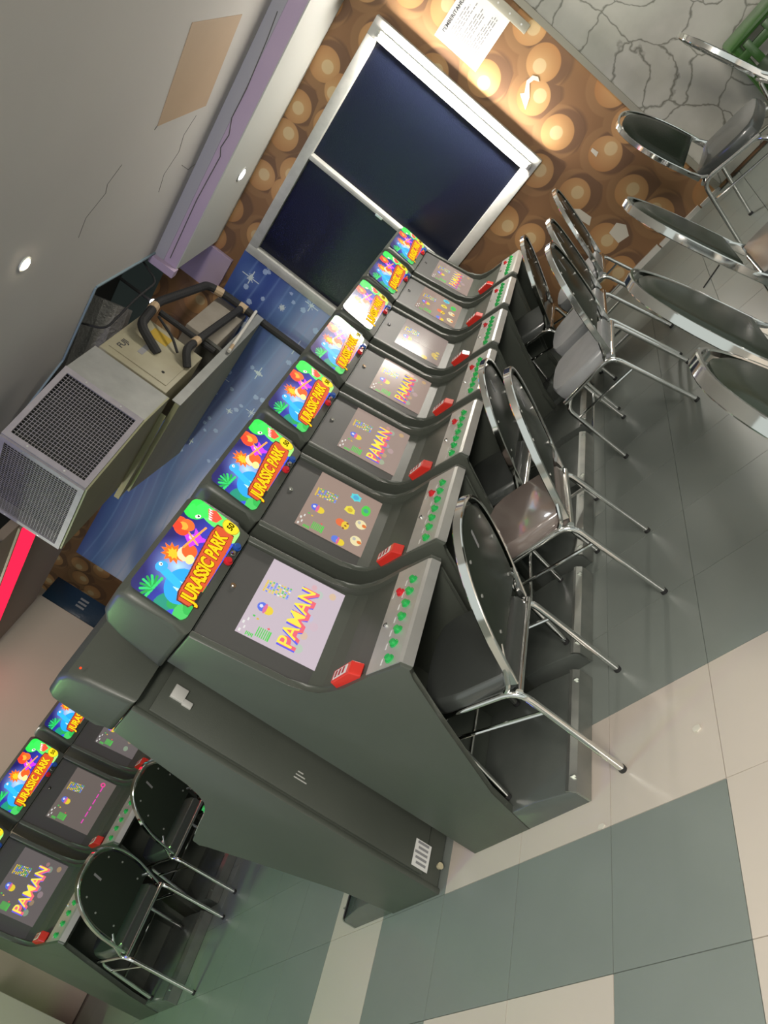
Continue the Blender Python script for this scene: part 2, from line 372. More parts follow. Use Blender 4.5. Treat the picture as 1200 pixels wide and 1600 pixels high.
# blue-grey painted edge of the opening
bm = bmesh.new()
E = [(-1.15, 3.10), (-1.12, 2.30), (-1.755, 2.26), (-2.262, 1.78)]
for (a, b) in zip(E[:-1], E[1:]):
    a, b = Vector((*a, 0)), Vector((*b, 0)); t = (b - a).normalized(); n = Vector((t.y, -t.x, 0)) * -.012
    prism(bm, [tuple(p.xy) for p in (a, b, b + n, a + n)], ZC - .012, ZC + .079, 'z')
st('trim_opening', bm, mat('blue_grey_edge_paint', (0.20, 0.27, 0.31), 0.6))
# slab above the opening
box('ceiling_upper', (-6.6, 0.8, 3.25), (-0.6, YW + .1, 3.32), DARK, kind='structure')
box('wall_plenum', (-6.6, YW, 2.95), (-0.6, YW + .15, 3.32), mat('teal_grey_void_wall', (0.10, 0.14, 0.14), 0.8), kind='structure')
# beam above the window
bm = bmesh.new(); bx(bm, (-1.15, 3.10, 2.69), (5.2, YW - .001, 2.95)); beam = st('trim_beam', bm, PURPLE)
bm = bmesh.new(); bx(bm, (-1.15, 3.096, 2.79), (5.2, 3.10, 2.868)); st('trim_beam_band', bm, PURPLE2)
bm = bmesh.new(); bx(bm, (-1.149, 3.102, 2.682), (5.2, YW - .002, 2.69)); st('trim_soffit', bm, SOFF)
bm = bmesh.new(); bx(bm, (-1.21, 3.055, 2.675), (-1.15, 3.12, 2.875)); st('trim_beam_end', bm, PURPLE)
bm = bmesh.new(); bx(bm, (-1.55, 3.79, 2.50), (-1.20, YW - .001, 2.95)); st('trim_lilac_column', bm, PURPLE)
# ceiling patch and cracks
bm = bmesh.new(); prism(bm, [(.605, 2.135), (.62, 2.73), (.07, 2.80), (.04, 2.225)], ZC - .003, ZC - .0003, 'z'); obj('bare_patch', bm, PATCHM, ceil)
def crack(pts, z, wd=.003):
    bm = bmesh.new()
    for (a, b) in zip(pts[:-1], pts[1:]):
        a, b = Vector((*a, 0)), Vector((*b, 0)); t = (b - a).normalized(); n = Vector((-t.y, t.x, 0)) * wd
        prism(bm, [tuple(p.xy) for p in (a + n, a - n, b - n, b + n)], z - .0012, z - .0002, 'z')
    return obj('crack', bm, CRACK, ceil)
crack([(.02, 2.72), (-.10, 2.66), (-.22, 2.70), (-.36, 2.62), (-.50, 2.66)], ZC, .002)
crack([(-.14, 1.98), (-.24, 1.90), (-.30, 1.92), (-.42, 1.80), (-.55, 1.80)], ZC, .002)
crack([(.02, 2.21), (.10, 2.27), (.11, 2.245)], ZC, .004)
crack([(-.35, 2.85), (-.42, 3.00), (-.40, 3.09)], ZC, .002)
bm = bmesh.new()
for (a, b) in zip([(.66, 2.815), (.50, 2.80), (.2, 2.785), (.0, 2.79), (-.10, 2.76), (-.2, 2.772), (-.25, 2.75), (-.6, 2.765), (-1.1, 2.755)][:-1], [(.50, 2.80), (.2, 2.785), (.0, 2.79), (-.10, 2.76), (-.2, 2.772), (-.25, 2.75), (-.6, 2.765), (-1.1, 2.755)]):
    tube(bm, [(a[0], 3.094, a[1]), (b[0], 3.094, b[1])], .003, 5)
tag(obj('beam_crack', bm, CRACK), 'thin dark crack running along the lilac beam above the window', 'wire')  # crack between the two beam colours, drawn as thin tubes

# ------------------------------------------------------------------ window
win = bpy.data.objects.new('window_1', None); C.objects.link(win); win['kind'] = 'structure'
y0, y1 = YW - .05, YW + .06
def wbar(name, x0, z0, x1, z1, yy0=y0, mt=WFRAME):
    return box(name, (x0, yy0, z0), (x1, y1, z1), mt, win, bev=.004)
fw = .075
wbar('window_frame', WX0, WZ0, WX0 + fw, WZ1); wbar('window_frame', WX1 - fw - .045, WZ0, WX1, WZ1)
wbar('window_frame', WX0 + fw, WZ1 - fw, WX1 - fw - .045, WZ1); wbar('window_frame', WX0 + fw, WZ0, WX1 - fw - .045, WZ0 + .085)
wbar('window_mullion', -.135, WZ0 + .085, -.10, WZ1 - fw, y0 - .004)
box('window_catch', (-.14, y0 - .016, 1.70), (-.125, y0 - .004, 1.76), STEEL, win)
box('window_pane', (WX0 + fw, YW + .015, WZ0 + .085), (-.135, YW + .025, WZ1 - fw), GLASS, win)
box('window_pane', (-.10, YW + .015, WZ0 + .085), (WX1 - fw - .045, YW + .025, WZ1 - fw), GLASS, win)
box('window_backing', (WX0 + .02, YW + .08, WZ0 + .02), (WX1 - .02, YW + .10, WZ1 - .02), DARK, win)
# tube light fixed upright on the right jamb
t = thing('tube_light', 'bright white fluorescent tube upright on right side of window frame', 'light', (0.80, y0, 1.08))
box('batten', (-.022, -.022, 0), (.022, -.0005, 1.31), WFRAME, t, bev=.004)
bm = bmesh.new(); tube(bm, [(0, -.038, .02), (0, -.038, 1.29)], .017, 14); obj('tube', bm, TUBE, t, smooth=True)
for z in (.0, 1.285): box('end_cap', (-.016, -.055, z), (.016, -.02, z + .025), WFRAME, t, bev=.003)

# ------------------------------------------------------------------ notice, track
PW, PH = .35, .345
n = thing('paper_notice', 'white printed paper notice on brown wallpaper right of the window', 'notice', (1.0, YW - .001, 1.74))
box('sheet', (0, -.002, 0), (PW, 0, PH), WHITE, n)
o = link('heading', text_mesh('PEMBERITAHUAN', .034, .0006, .95), INK, n, (PW / 2, -.0026, PH - .035), (PI / 2, 0, 0))
bm = bmesh.new()
zz = PH - .075; r_ = random.Random(2)
for k in range(15):
    x = .03 + (0.05 if k % 5 == 0 else 0)
    end = PW - .03 - r_.random() * .09 - (.12 if k % 5 == 4 else 0)
    while x < end:
        l = .012 + r_.random() * .03; bx(bm, (x, -.0026, zz), (min(x + l, end), -.0021, zz + .0065)); x += l + .007
    zz -= .0158
obj('small_print', bm, GREYINK, n, kind='stuff')
t = thing('metal_track', 'dull perforated metal strip upright between paper notice and marble panel', 'strip', (1.34, YW - .001, 1.62))
box('rail', (0, -.02, 0), (.06, 0, 1.06), TRACK, t, bev=.003)
for k in range(11):
    bm = bmesh.new(); disc(bm, (.03, -.022, .05 + k * .095), .006, .002, 'y', 10); obj('screw', bm, STEEL, t)

# ------------------------------------------------------------------ blue mural on the far wall
A = Art(4.55, 1.48, 560, 182, (.25, .32, .52))
u, v = A.u, A.v
k = np.clip((v * 2.0 + .55 * (1 - u)) - .42, 0, 1)[..., None]
A.im = (1 - k) * np.array((.26, .36, .68)) + k * np.array((.84, .85, .96))
for (c0, amp, ww, colr) in ((.10, .05, .05, (.30, .42, .68)), (.26, .07, .06, (.36, .50, .74)), (.42, .06, .05, (.42, .55, .78)), (.56, .05, .05, (.46, .55, .76))):
    band = np.exp(-((v - c0 - amp * np.sin(u * 9 + c0 * 20)) / ww) ** 2); A.put(band, colr, .6)
for c0 in np.linspace(.05, .6, 9):
    A.put(np.exp(-((v - c0 - .05 * np.sin(u * 7 + 3 * c0)) / .006) ** 2), (.55, .68, .88), .45)
A.ell(.16, .62, .42, .30, (.30, .38, .68), .9, soft=.7)
A.put(np.exp(-((v - .52 - .3 * (u - .2)) / .012) ** 2) * (u < .3), (.60, .68, .85), .6)
for (a_, b_, rr) in ((.87, .20, .07), (.95, .33, .045), (.80, .42, .055), (.90, .52, .06), (.83, .12, .05), (.74, .26, .05), (.96, .10, .06), (.68, .40, .04), (.78, .60, .04), (.62, .18, .05), (.92, .66, .04), (.71, .52, .05), (.55, .30, .04), (.99, .46, .05)):
    A.ell(a_, b_, rr * 1.6, None, (.55, .68, .95), .45, soft=1.0); A.star(a_, b_, rr, 4, .13, (.90, .95, 1.0)); A.star(a_, b_, rr * .55, 4, .2, (.9, .95, 1), ph=PI / 4)
r_ = random.Random(8)
for _ in range(60):
    A.ell(.5 + r_.random() * .5, r_.random() * .75, .010 + .008 * r_.random(), None, (.75, .84, 1.0), .9)
mu = link('mural_sheet', A.mesh('mural_sheet'), art_mat('mural_print', 0), wf, (-3.325, YW - .0015, 1.72))

# ================================================================== ARCADE CABINETS
W2 = .255
SIDE = [(-.25, 0), (.045, 0), (.085, .215), (.242, .535), (.328, .722), (.362, .742), (.352, .778), (.225, .812), (.13, .832), (.075, .845), (.035, .868), (.008, .905), (-.010, .96), (-.068, 1.30), (-.25, 1.30)]
INNER = [(-.245, .01), (-.12, .01), (-.12, .655), (.02, .70), (.312, .722), (.340, .742), (.335, .770), (.215, .800), (.11, .818), (.05, .832), (.008, .858), (-.016, .90), (-.032, .96), (-.090, 1.297), (-.245, 1.297)]
SX = -.1705   # dx/dz of the screen slope
def slope_x(z, off=0.0): return -.090 + (1.297 - z) * .1721 + off
TH = math.atan(.1721)
def on_slope(name, me, mt, root, yc, zc, off):
    """a picture mesh (X right, Z up, facing -Y) laid on the sloping screen panel: right = +y, normal = +x and up"""
    o = link(name, me, mt, root, (slope_x(zc, off), yc, zc), (0, 0, 0))
    o.rotation_mode = 'XYZ'
    X = Vector((0, 1, 0)); Z = Vector((-math.sin(TH), 0, math.cos(TH))); Y = Z.cross(X)
    M = Matrix((X, Y, Z)).transposed(); o.rotation_euler = M.to_euler(); return o
def up_face(name, me, mt, root, x, yc, zc, tilt=0.0):
    o = link(name, me, mt, root, (x, yc, zc))
    X = Vector((0, 1, 0)); Z = Vector((-math.sin(tilt), 0, math.cos(tilt))); Y = Z.cross(X)
    o.rotation_euler = Matrix((X, Y, Z)).transposed().to_euler(); return o

MARQ_W, MARQ_H = .478, .205
A = Art(MARQ_W, MARQ_H, 320, 138, (.10, .10, .38)); u, v = A.u, A.v
k = np.clip(1.1 - v * 1.4, 0, 1)[..., None]
A.im = k * np.array((.07, .05, .36)) + (1 - k) * np.array((.20, .30, .85))
A.ell(.36, .45, .60, .55, (.75, .92, 1.0), .9, soft=1.0)
A.ell(.62, .5, .5, .4, (.35, .12, .75), .5, soft=1.0)
# foliage at the left
for (cu, cv, ru, rv, an, colr) in ((.08, .62, .26, .14, .5, (.05, .55, .45)), (.16, .78, .30, .13, .4, (.10, .62, .30)), (.10, .92, .30, .14, .2, (.25, .75, .35)), (.22, .98, .35, .14, .1, (.15, .68, .28))):
    A.ell(cu, cv, ru, rv, colr, 1, an)
for kk in range(9):
    an = -2.9 + kk * .36; A.line(.10, .33, .10 + .24 * math.cos(an) / A.asp, .33 + .22 * math.sin(an) + .03, .022, (.05, .62, .25) if kk % 2 else (.15, .80, .40))
# long-necked blue dinosaur
A.ell(.24, .66, .36, .25, (.10, .62, .92)); A.line(.24, .6, .27, .28, .075, (.16, .70, .98)); A.ell(.285, .24, .12, .085, (.20, .66, .98), 1, .3)
A.ell(.295, .21, .032, None, (1, 1, 1)); A.ell(.298, .215, .015, None, (.05, .05, .1))
A.poly([(.17, .80), (.20, .55), (.23, .8)], (.75, .95, 1)); A.poly([(.23, .85), (.27, .6), (.29, .85)], (.65, .9, 1))
# orange bush with a warm rock in front
A.star(.43, .26, .21, 11, .62, (.98, .42, .05)); A.star(.43, .27, .12, 9, .6, (1.0, .75, .10))
A.ell(.485, .42, .15, .12, (1.0, .84, .66)); A.ell(.53, .46, .15, .13, (.90, .36, .10)); A.ell(.47, .54, .10, .07, (1, .93, .55))
# purple flyer and fiery tree
A.poly([(.56, .42), (.63, .22), (.68, .36), (.74, .32), (.70, .5), (.72, .66), (.65, .52)], (.78, .20, .92)); A.ell(.645, .35, .05, .04, (.96, .75, 1))
A.line(.62, .50, .70, .10, .020, (1.0, .62, .35)); A.line(.53, .34, .80, .46, .018, (1.0, .62, .25))
for (cu, cv, rr, colr) in ((.655, .14, .13, (.98, .26, .10)), (.70, .07, .13, (.98, .30, .10)), (.72, .19, .12, (1.0, .40, .12)), (.69, .14, .08, (1.0, .66, .2)), (.66, .05, .09, (.95, .22, .1))):
    A.ell(cu, cv, rr, None, colr)
# green dinosaur head at the right
A.ell(.98, .52, .30, .42, (.35, .92, .40)); A.ell(.90, .14, .27, .20, (.14, .86, .28), 1, .25); A.ell(.955, .30, .26, .15, (.22, .90, .34), 1, .5)
A.poly([(.80, .16), (.86, .0), (.93, .05), (.88, .25)], (.20, .90, .32))
A.poly([(.88, .42), (.97, .30), (1.0, .44), (.97, .60), (.90, .55)], (.93, .30, .20))
for q in range(5): A.poly([(.885 + .02 * q, .42 - .02 * q), (.90 + .02 * q, .39 - .02 * q), (.898 + .02 * q, .48 - .02 * q)], (1, 1, 1))
A.ell(.845, .24, .06, .035, (1, 1, .95), 1, .5); A.ell(.85, .245, .022, None, (.05, .05, .05))
A.ell(.93, .86, .28, .16, (.62, .95, .45), 1, -.2)
# rough brown board for the title
bd = [(.135, .74), (.20, .68), (.36, .665), (.50, .63), (.66, .60), (.80, .575), (.885, .60), (.90, .74), (.885, .93), (.80, .965), (.60, .985), (.40, .995), (.20, .995), (.14, .93)]
A.poly([(a + (.012 if a > .5 else -.012), b - .02 if b < .8 else b) for a, b in bd], (.36, .10, .04)); A.poly(bd, (.80, .30, .11))
A.ell(.955, .80, .165, None, (.72, .62, .03)); A.ell(.955, .80, .150, None, (.93, .82, .06))
A.rect(.16, .965, .30, 1.0, (.05, .08, .06)); A.rect(.0, 0, .012, 1, (.05, .1, .1)); 
MARQ_ME = A.mesh('marquee', .035)
MARQ_MAT = art_mat('backlit_marquee', 1.35, .35)
TITLE_ME = text_mesh('JURASSIC PARK', .066, .0024, .715); TITLE_ME.materials.append(emis('marquee_yellow', s2l((1.0, .80, .12)), 1.3))
TITLE2_ME = text_mesh('JURASSIC PARK', .066, .0048, .715); TITLE2_ME.materials.append(emis('marquee_dark_red', s2l((.45, .10, .02)), 1.0))
FIFTY_ME = text_mesh('50', .032, .0008, 1.0); FIFTY_ME.materials.append(emis('marquee_disc_print', s2l((.20, .16, .02)), 1.0))

SCR_W, SCR_H = .366, .322
def base_screen(bg, fade=0.0):
    A = Art(SCR_W, SCR_H, 200, 176, bg); r_ = random.Random(3)
    pal = [(.95, .80, .20), (.35, .50, .95), (.95, .95, .9), (.30, .80, .35), (.95, .85, .3), (.45, .60, 1)]
    def mixc(c, a=.9): return tuple(np.array(c) * a + np.array(bg) * (1 - a))
    for i in range(7):
        for j in range(9):
            A.ell(.575 + .022 * i + .004 * j, .06 + .033 * j, .011, .012, mixc(pal[0] if j == 0 else r_.choice(pal)))
    A.ell(.385, .135, .062, .055, mixc((.30, .42, .92))); A.ell(.375, .205, .060, .058, mixc((.96, .84, .15))); A.ell(.38, .168, .07, .020, mixc((.90, .40, .60))); A.ell(.39, .12, .022, .02, mixc((.9, .92, 1)))
    A.ell(.25, .10, .014, None, mixc((.25, .8, .3))); A.ell(.235, .15, .014, None, mixc((.9, .75, .2)))
    for i in range(4):
        A.rect(.02 + .05 * i, .025 + .03 * (i % 2), .055 + .05 * i, .045 + .03 * (i % 2), mixc((.92, .92, .9)))
    for i in range(5): A.rect(.015 + (i % 2) * .01, .10 + .0 * i + .018 * i, .06, .111 + .018 * i, mixc((.25, .82, .25)))
    for i in range(7): A.rect(.05, .20 + .022 * i, .165, .212 + .022 * i, mixc((.25, .85, .25)))
    A.star(.185, .30, .022, 4, .4, mixc((.95, .3, .3)))
    return A, mixc
def paman(A, mixc): 
    for (a_, b_, ru, colr, al) in ((.30, .66, .05, (.95, .75, .45), .4), (.45, .72, .06, (.85, .7, .75), .4), (.14, .66, .06, (.65, .85, .65), .5), (.84, .63, .06, (.65, .85, .7), .45), (.90, .78, .05, (.95, .75, .4), .45), (.90, .55, .04, (.95, .6, .6), .4), (.52, .64, .05, (.7, .75, .95), .4)):
        A.ell(a_, b_, ru, ru * .8, mixc(colr), al)
    return A
def icons(A, mixc):
    A.star(.868, .55, .085, 6, .78, mixc((.30, .88, .90))); A.ell(.868, .55, .045, .04, mixc((.25, .55, .85)), .6)
    A.star(.62, .545, .085, 3, .85, mixc((.96, .90, .25))); A.ell(.62, .545, .04, .035, mixc((.8, .65, .1)), .7)
    A.ell(.735, .74, .105, .062, mixc((.25, .85, .25))); A.ell(.735, .74, .04, .035, mixc((.2, .5, .75)), .6)
    A.ell(.355, .50, .07, .062, mixc((.95, .42, .20))); A.ell(.345, .57, .075, .05, mixc((.96, .82, .18)))
    for q in range(3): A.ell(.29 + .05 * q, .56 + .015 * q, .016, None, mixc((.55, .30, .08)))
    for (a_, b_) in ((.48, .75), (.20, .77)):
        A.ell(a_, b_, .085, .075, mixc((.97, .92, .70))); A.ell(a_ + .0, b_ + .045, .03, None, mixc((.92, .45, .15))); A.ell(a_ + .02, b_ - .03, .03, .022, mixc((.75, .75, .72)))
    A.ell(.075, .53, .06, .055, mixc((.35, .48, .92))); A.ell(.065, .60, .058, .055, mixc((.96, .84, .15))); A.ell(.07, .565, .07, .016, mixc((.9, .4, .6)))
    return A
def screen_mesh(kind, bg):
    A, mc = base_screen(bg)
    if kind == 'paman': paman(A, mc)
    elif kind == 'icons': icons(A, mc)
    elif kind == 'line':
        for i in range(6): A.rect(.14 + .125 * i, .665, .22 + .125 * i + .02 * (i % 2), .69, mc((.95, .22, .75)))
        A.ell(.90, .655, .05, .05, mc((.98, .25, .60))); A.ell(.90, .655, .025, .022, bg)
    elif kind == 'partial':
        A.ell(.28, .75, .09, .05, mc((.95, .8, .3)), .7)
        for i in range(3): A.ell(.20 + .10 * i, .80, .04, None, mc((.95, .85, .35)), .7)
        A.ell(.05, .60, .07, .06, mc((.95, .7, .2)))
    return A.mesh('screen')
SCREEN_MAT = art_mat('lit_screen', 1.0, .25)
SCRS = {'bright': screen_mesh('paman', (.80, .74, .78)), 'icons': screen_mesh('icons', (.62, .53, .48)), 'paman': screen_mesh('paman', (.62, .54, .50)),
        'partial': screen_mesh('partial', (.58, .52, .49)), 'line': screen_mesh('line', (.40, .36, .34)), 'dark': screen_mesh('paman', (.38, .35, .35))}
def pm(col, bold, s): 
    me = text_mesh('PAMAN', .078, bold, 1.06); me.transform(Matrix.Shear('XY', 4, (0.25, 0.0)) if False else Matrix.Identity(4)); me.materials.append(emis('screen_ink', s2l(col), s)); return me
PAM = {False: (pm((.42, .42, .95), .0065, 1.0), pm((.98, .45, .50), .0035, 1.0), pm((1.0, .93, .35), .0005, 1.05)),}

def text_on(name, me, root_or_part, x, yc, zc, tilt):
    o = link(name, me, None, root_or_part, (x, yc, zc))
    X = Vector((0, 1, 0)); Y = Vector((-math.sin(tilt), 0, math.cos(tilt))); Z = X.cross(Y)
    o.rotation_euler = Matrix((X, Y, Z)).transposed().to_euler(); return o

GRP = 'black arcade cabinets in rows'
def make_cabinet():
    t = thing('arcade_cabinet', '-', 'arcade machine', (0, 0, 0), 0, GRP)
    bm = bmesh.new(); prism(bm, INNER, -W2 + .024, W2 - .024); obj('cabinet_body', bm, BLK, t)
    for sgn in (-1, 1):
        bm = bmesh.new(); a, b = (sgn * W2, sgn * (W2 - .026)); prism(bm, SIDE, min(a, b), max(a, b), bev=.007, seg=2); obj('side_panel', bm, RIM if False else BLK, t, smooth=True)
    # head
    HEAD = [(-.30, 1.302), (-.066, 1.302), (-.058, 1.36), (-.050, 1.50), (-.058, 1.535), (-.085, 1.557), (-.19, 1.557), (-.235, 1.535), (-.265, 1.47)]
    bm = bmesh.new(); prism(bm, HEAD, -W2 - .006, W2 + .006, bev=.022, seg=3); obj('marquee_head', bm, BLK, t, smooth=True)
    tl = -math.atan2(.008, .16)
    mq = up_face('marquee', MARQ_ME, MARQ_MAT, t, -.0500, .0, 1.437, tl)
    mq.location.x = -.0505
    for nm, me, dx in (('title_outline', TITLE2_ME, -.0010), ('title_lettering', TITLE_ME, -.0018)):
        o = link(nm, me, None, mq, (.012 * MARQ_W - .005, dx, -.0635), (PI / 2, -.075, 0))
    link('price_number', FIFTY_ME, None, mq, (.455 * MARQ_W, -.0012, -.061), (PI / 2, 0, 0))
    for (yy, mt, rr) in ((.155, BLUEB, .013), (.118, CHROME, .008), (.078, REDB, .013)):
        bm = bmesh.new(); disc(bm, (-.060, yy, 1.320), rr * 1.25, .006, 'x', 16); disc(bm, (-.054, yy, 1.320), rr, .010, 'x', 16, rr * .8)
        obj('head_button', bm, mt, t)
    # bezel plate with rounded lower corners
    pts = []
    def P(y, z): return (slope_x(z, .006), y, z)
    zt, zb, hw, rr = 1.292, .868, W2 - .030, .075
    poly = [(-hw, zt), (hw, zt)] + [(hw - rr + rr * math.cos(a), zb + rr - rr * math.sin(a)) for a in np.linspace(0, PI / 2, 7)] + [(-hw + rr - rr * math.sin(a), zb + rr - rr * math.cos(a)) for a in np.linspace(0, PI / 2, 7)]
    bm = bmesh.new(); A_ = [bm.verts.new(P(y, z)) for y, z in poly]; B_ = [bm.verts.new((slope_x(z, -.004), y, z)) for y, z in poly]
    bm.faces.new(A_); bm.faces.new(B_[::-1])
    for i in range(len(poly)): bm.faces.new((A_[i], B_[i], B_[(i + 1) % len(poly)], A_[(i + 1) % len(poly)]))
    bz = obj('screen_bezel', bm, PANEL, t)
    bm = bmesh.new(); disc(bm, (slope_x(1.26, .006), .016, 1.26), .010, .006, 'x', 14); disc(bm, (slope_x(1.26, .012), .016, 1.26), .005, .002, 'x', 10); obj('key_lock', bm, CHROME, t)
    # control plate, folded steel
    prof = [(.218, .806), (.338, .772), (.348, .766), (.358, .742), (.366, .742), (.358, .775), (.347, .783), (.220, .8155)]
    bm = bmesh.new(); prism(bm, prof, -W2 + .012, W2 - .026); cp = obj('control_panel', bm, STEEL, t)
    sl = math.atan2(.034, .12)
    def cz(x): return .8155 - (x - .220) * math.tan(sl) * .93
    def button(x, y, mt):
        bm = bmesh.new(); disc(bm, (0, 0, 0), .0165, .006, 'z', 16, .015); disc(bm, (0, 0, .006), .0115, .010, 'z', 14, .010)
        obj('button', bm, mt, t, smooth=True, loc=(x, y, cz(x) - .001), rot=(0, sl, 0))
        box('button_tag', (x - .034, y - .012, cz(x - .031)), (x - .026, y + .012, cz(x - .031) + .0015), WHITE, t)
    for yy in (-.215, -.152, -.094, -.036, .024, .083, .142): button(.305, yy, GREENB)
    button(.262, .100, REDB)
    bm = bmesh.new(); disc(bm, (0, 0, 0), .009, .006, 'z', 14); disc(bm, (0, 0, .006), .004, .002, 'z', 8); obj('key_lock', bm, CHROME, t, loc=(.241, -.045, cz(.241)), rot=(0, sl, 0))
    # red ticket box at the near corner
    bm = bmesh.new(); prism(bm, [(.085, .828), (.190, .814), (.200, .822), (.182, .858), (.096, .868)], -W2 + .014, -W2 + .066, bev=.004); tb = obj('red_box', bm, REDBOX, t)
    bm = bmesh.new(); prism(bm, [(.105, .8672), (.168, .8598), (.168, .8612), (.105, .8686)], -W2 + .022, -W2 + .056); obj('box_label', bm, WHITE, tb)
    bm = bmesh.new()
    for q in range(3): prism(bm, [(.112 + .018 * q, .8680 - .0021 * q), (.121 + .018 * q, .8669 - .0021 * q), (.121 + .018 * q, .8679 - .0021 * q), (.112 + .018 * q, .8690 - .0021 * q)], -W2 + .026, -W2 + .052)
    obj('box_print', bm, mat('red_print', (.35, .02, .03), .5), tb)
    # pedestal with bright steel front
    bm = bmesh.new(); prism(bm, [(-.115, .0), (.318, .0), (.314, .060), (.30, .072), (.16, .096), (-.115, .104)], -W2 + .002, W2 - .006, bev=.004); pd = obj('pedestal', bm, BASEM, t, smooth=True)
    bm = bmesh.new(); prism(bm, [(.316, .003), (.324, .003), (.321, .062), (.303, .079), (.293, .083), (.291, .080), (.301, .0755), (.314, .060)], -W2 + .002, W2 - .006); obj('steel_skirt', bm, DULLSTEEL, pd)
    for sgn in (-1, 1):
        yy = sgn * (W2 - .055); bm = bmesh.new(); bx(bm, (.302, yy - .002, .066), (.3245, yy + .002, .0775), .001); obj('skirt_clip', bm, DULLSTEEL, pd)
    # back door
    box('back_door', (-.258, -W2 + .03, .09), (-.249, W2 - .03, 1.25), BLK, t, bev=.003)
    return t
cab0 = make_cabinet()
def add_screen(t, kind, text):
    sc = on_slope('screen', SCRS[kind], SCREEN_MAT, t, .035, 1.024, .0075)
    if text:
        for nm, me, dx, dz, dy in (('title_shadow', PAM[False][0], -.0006, -.004, -.002), ('title_middle', PAM[False][1], -.0010, -.008, .001), ('title_lettering', PAM[False][2], -.0014, .004, .0)):
            link(nm, me, None, sc, (-.012 + dy, dx, -.010 + dz), (PI / 2, -.0, 0))
ROWA = [('bright', True, 'first and nearest black arcade cabinet of the long row, at its open end'), ('icons', False, 'second black arcade cabinet of the long row, coloured badges on its screen'),
        ('paman', True, 'third black arcade cabinet of the long row, behind the tilted brown-lit chair'), ('paman', True, 'fourth black arcade cabinet of the long row, middle of the seven'),
        ('partial', False, 'fifth black arcade cabinet of the long row, half drawn title screen'), ('icons', False, 'sixth black arcade cabinet of the long row, small coloured badges on screen'),
        ('paman', True, 'seventh and last black arcade cabinet of the long row, against the window wall')]
base = list(cab0.children)
YA = lambda k: -.040 + .585 * k
cabs = []
for k, (sk, tx, lb) in enumerate(ROWA):
    cabs.append((dup(cab0, (0, YA(k), 0), 0, lb) if k else cab0, sk, tx, lb, (0, YA(k), 0), 0))
YC = lambda k: -.150 + .575 * k
for k, (sk, tx, lb) in enumerate([('dark', True, 'black arcade cabinet in the far left aisle, nearest one, pink and yellow title'), ('line', False, 'black arcade cabinet in the far left aisle, pink dashes across screen'), ('dark', False, 'black arcade cabinet in the far left aisle mostly hidden behind the back-to-back cabinet'), ('icons', False, 'black arcade cabinet in the far left aisle, fourth from its near end')]):
    r = dup(cab0, (-3.225, YC(k), 0), 0, lb); cabs.append((r, sk, tx, lb, r.location.copy(), 0))
for k, lb in enumerate(['black arcade cabinet facing away at the row end, its back door and white plate showing', 'second black arcade cabinet facing away, behind the one with the white plate', 'third black arcade cabinet facing away, back to back with the long row']):
    r = dup(cab0, (-.685, -.140 + .585 * k, 0), PI, lb); cabs.append((r, 'paman', k != 1, lb, r.location.copy(), PI))
for (r, sk, tx, lb, loc, rz) in cabs:
    r['label'] = lb; r.location = loc; r.rotation_euler = (0, 0, rz); add_screen(r, sk, tx)
# fittings on the back of the cabinet that faces away (local frame: x -> -x)
rb = cabs[11][0]
def back(name, y0, z0, y1, z1, d0, d1, mt, par=None, bev=0.0):
    """world y,z on the back plane"""
    ly = lambda y: -(y + .140)
    return box(name, (-.2585 - d1, min(ly(y0), ly(y1)), z0), (-.2585 - d0, max(ly(y0), ly(y1)), z1), mt, par or rb, bev)
back('door_latch', -.288, 1.165, -.236, 1.215, 0, .012, LATCH, bev=.002); back('door_latch', -.292, 1.130, -.268, 1.166, 0, .010, LATCH, bev=.002)
for q in range(3): back('vent_slot', -.300 + .013 * q, .635 + .012 * q, -.296 + .013 * q, .690 - .004 * q, 0, .0015, LATCH)
pl = back('spec_plate', -.352, .074, -.250, .146, 0, .0012, WHITE)
bm = bmesh.new()
for q in range(5):
    yy = -.340 + .019 * q
    bx(bm, (-.2600, -(yy + .010 + .140), .085), (-.2598, -(yy + .140), .085 + .045 + .006 * (q % 3)))
obj('plate_print', bm, GREYINK, rb)
bm = bmesh.new(); disc(bm, (-.262, .250, 1.509 - .0), .004, .003, 'x', 8); obj('led', bm, emis('dim_red_led', (1, .08, .02), 1.2), rb, loc=(-.04, 0, 0))
bm = bmesh.new(); disc(bm, (-.262, .165, .03), .013, .014, 'x', 10, .010); obj('cord_plug', bm, mat('cream_plug', (.5, .45, .3), .5), rb, loc=(-.012, 0, 0))

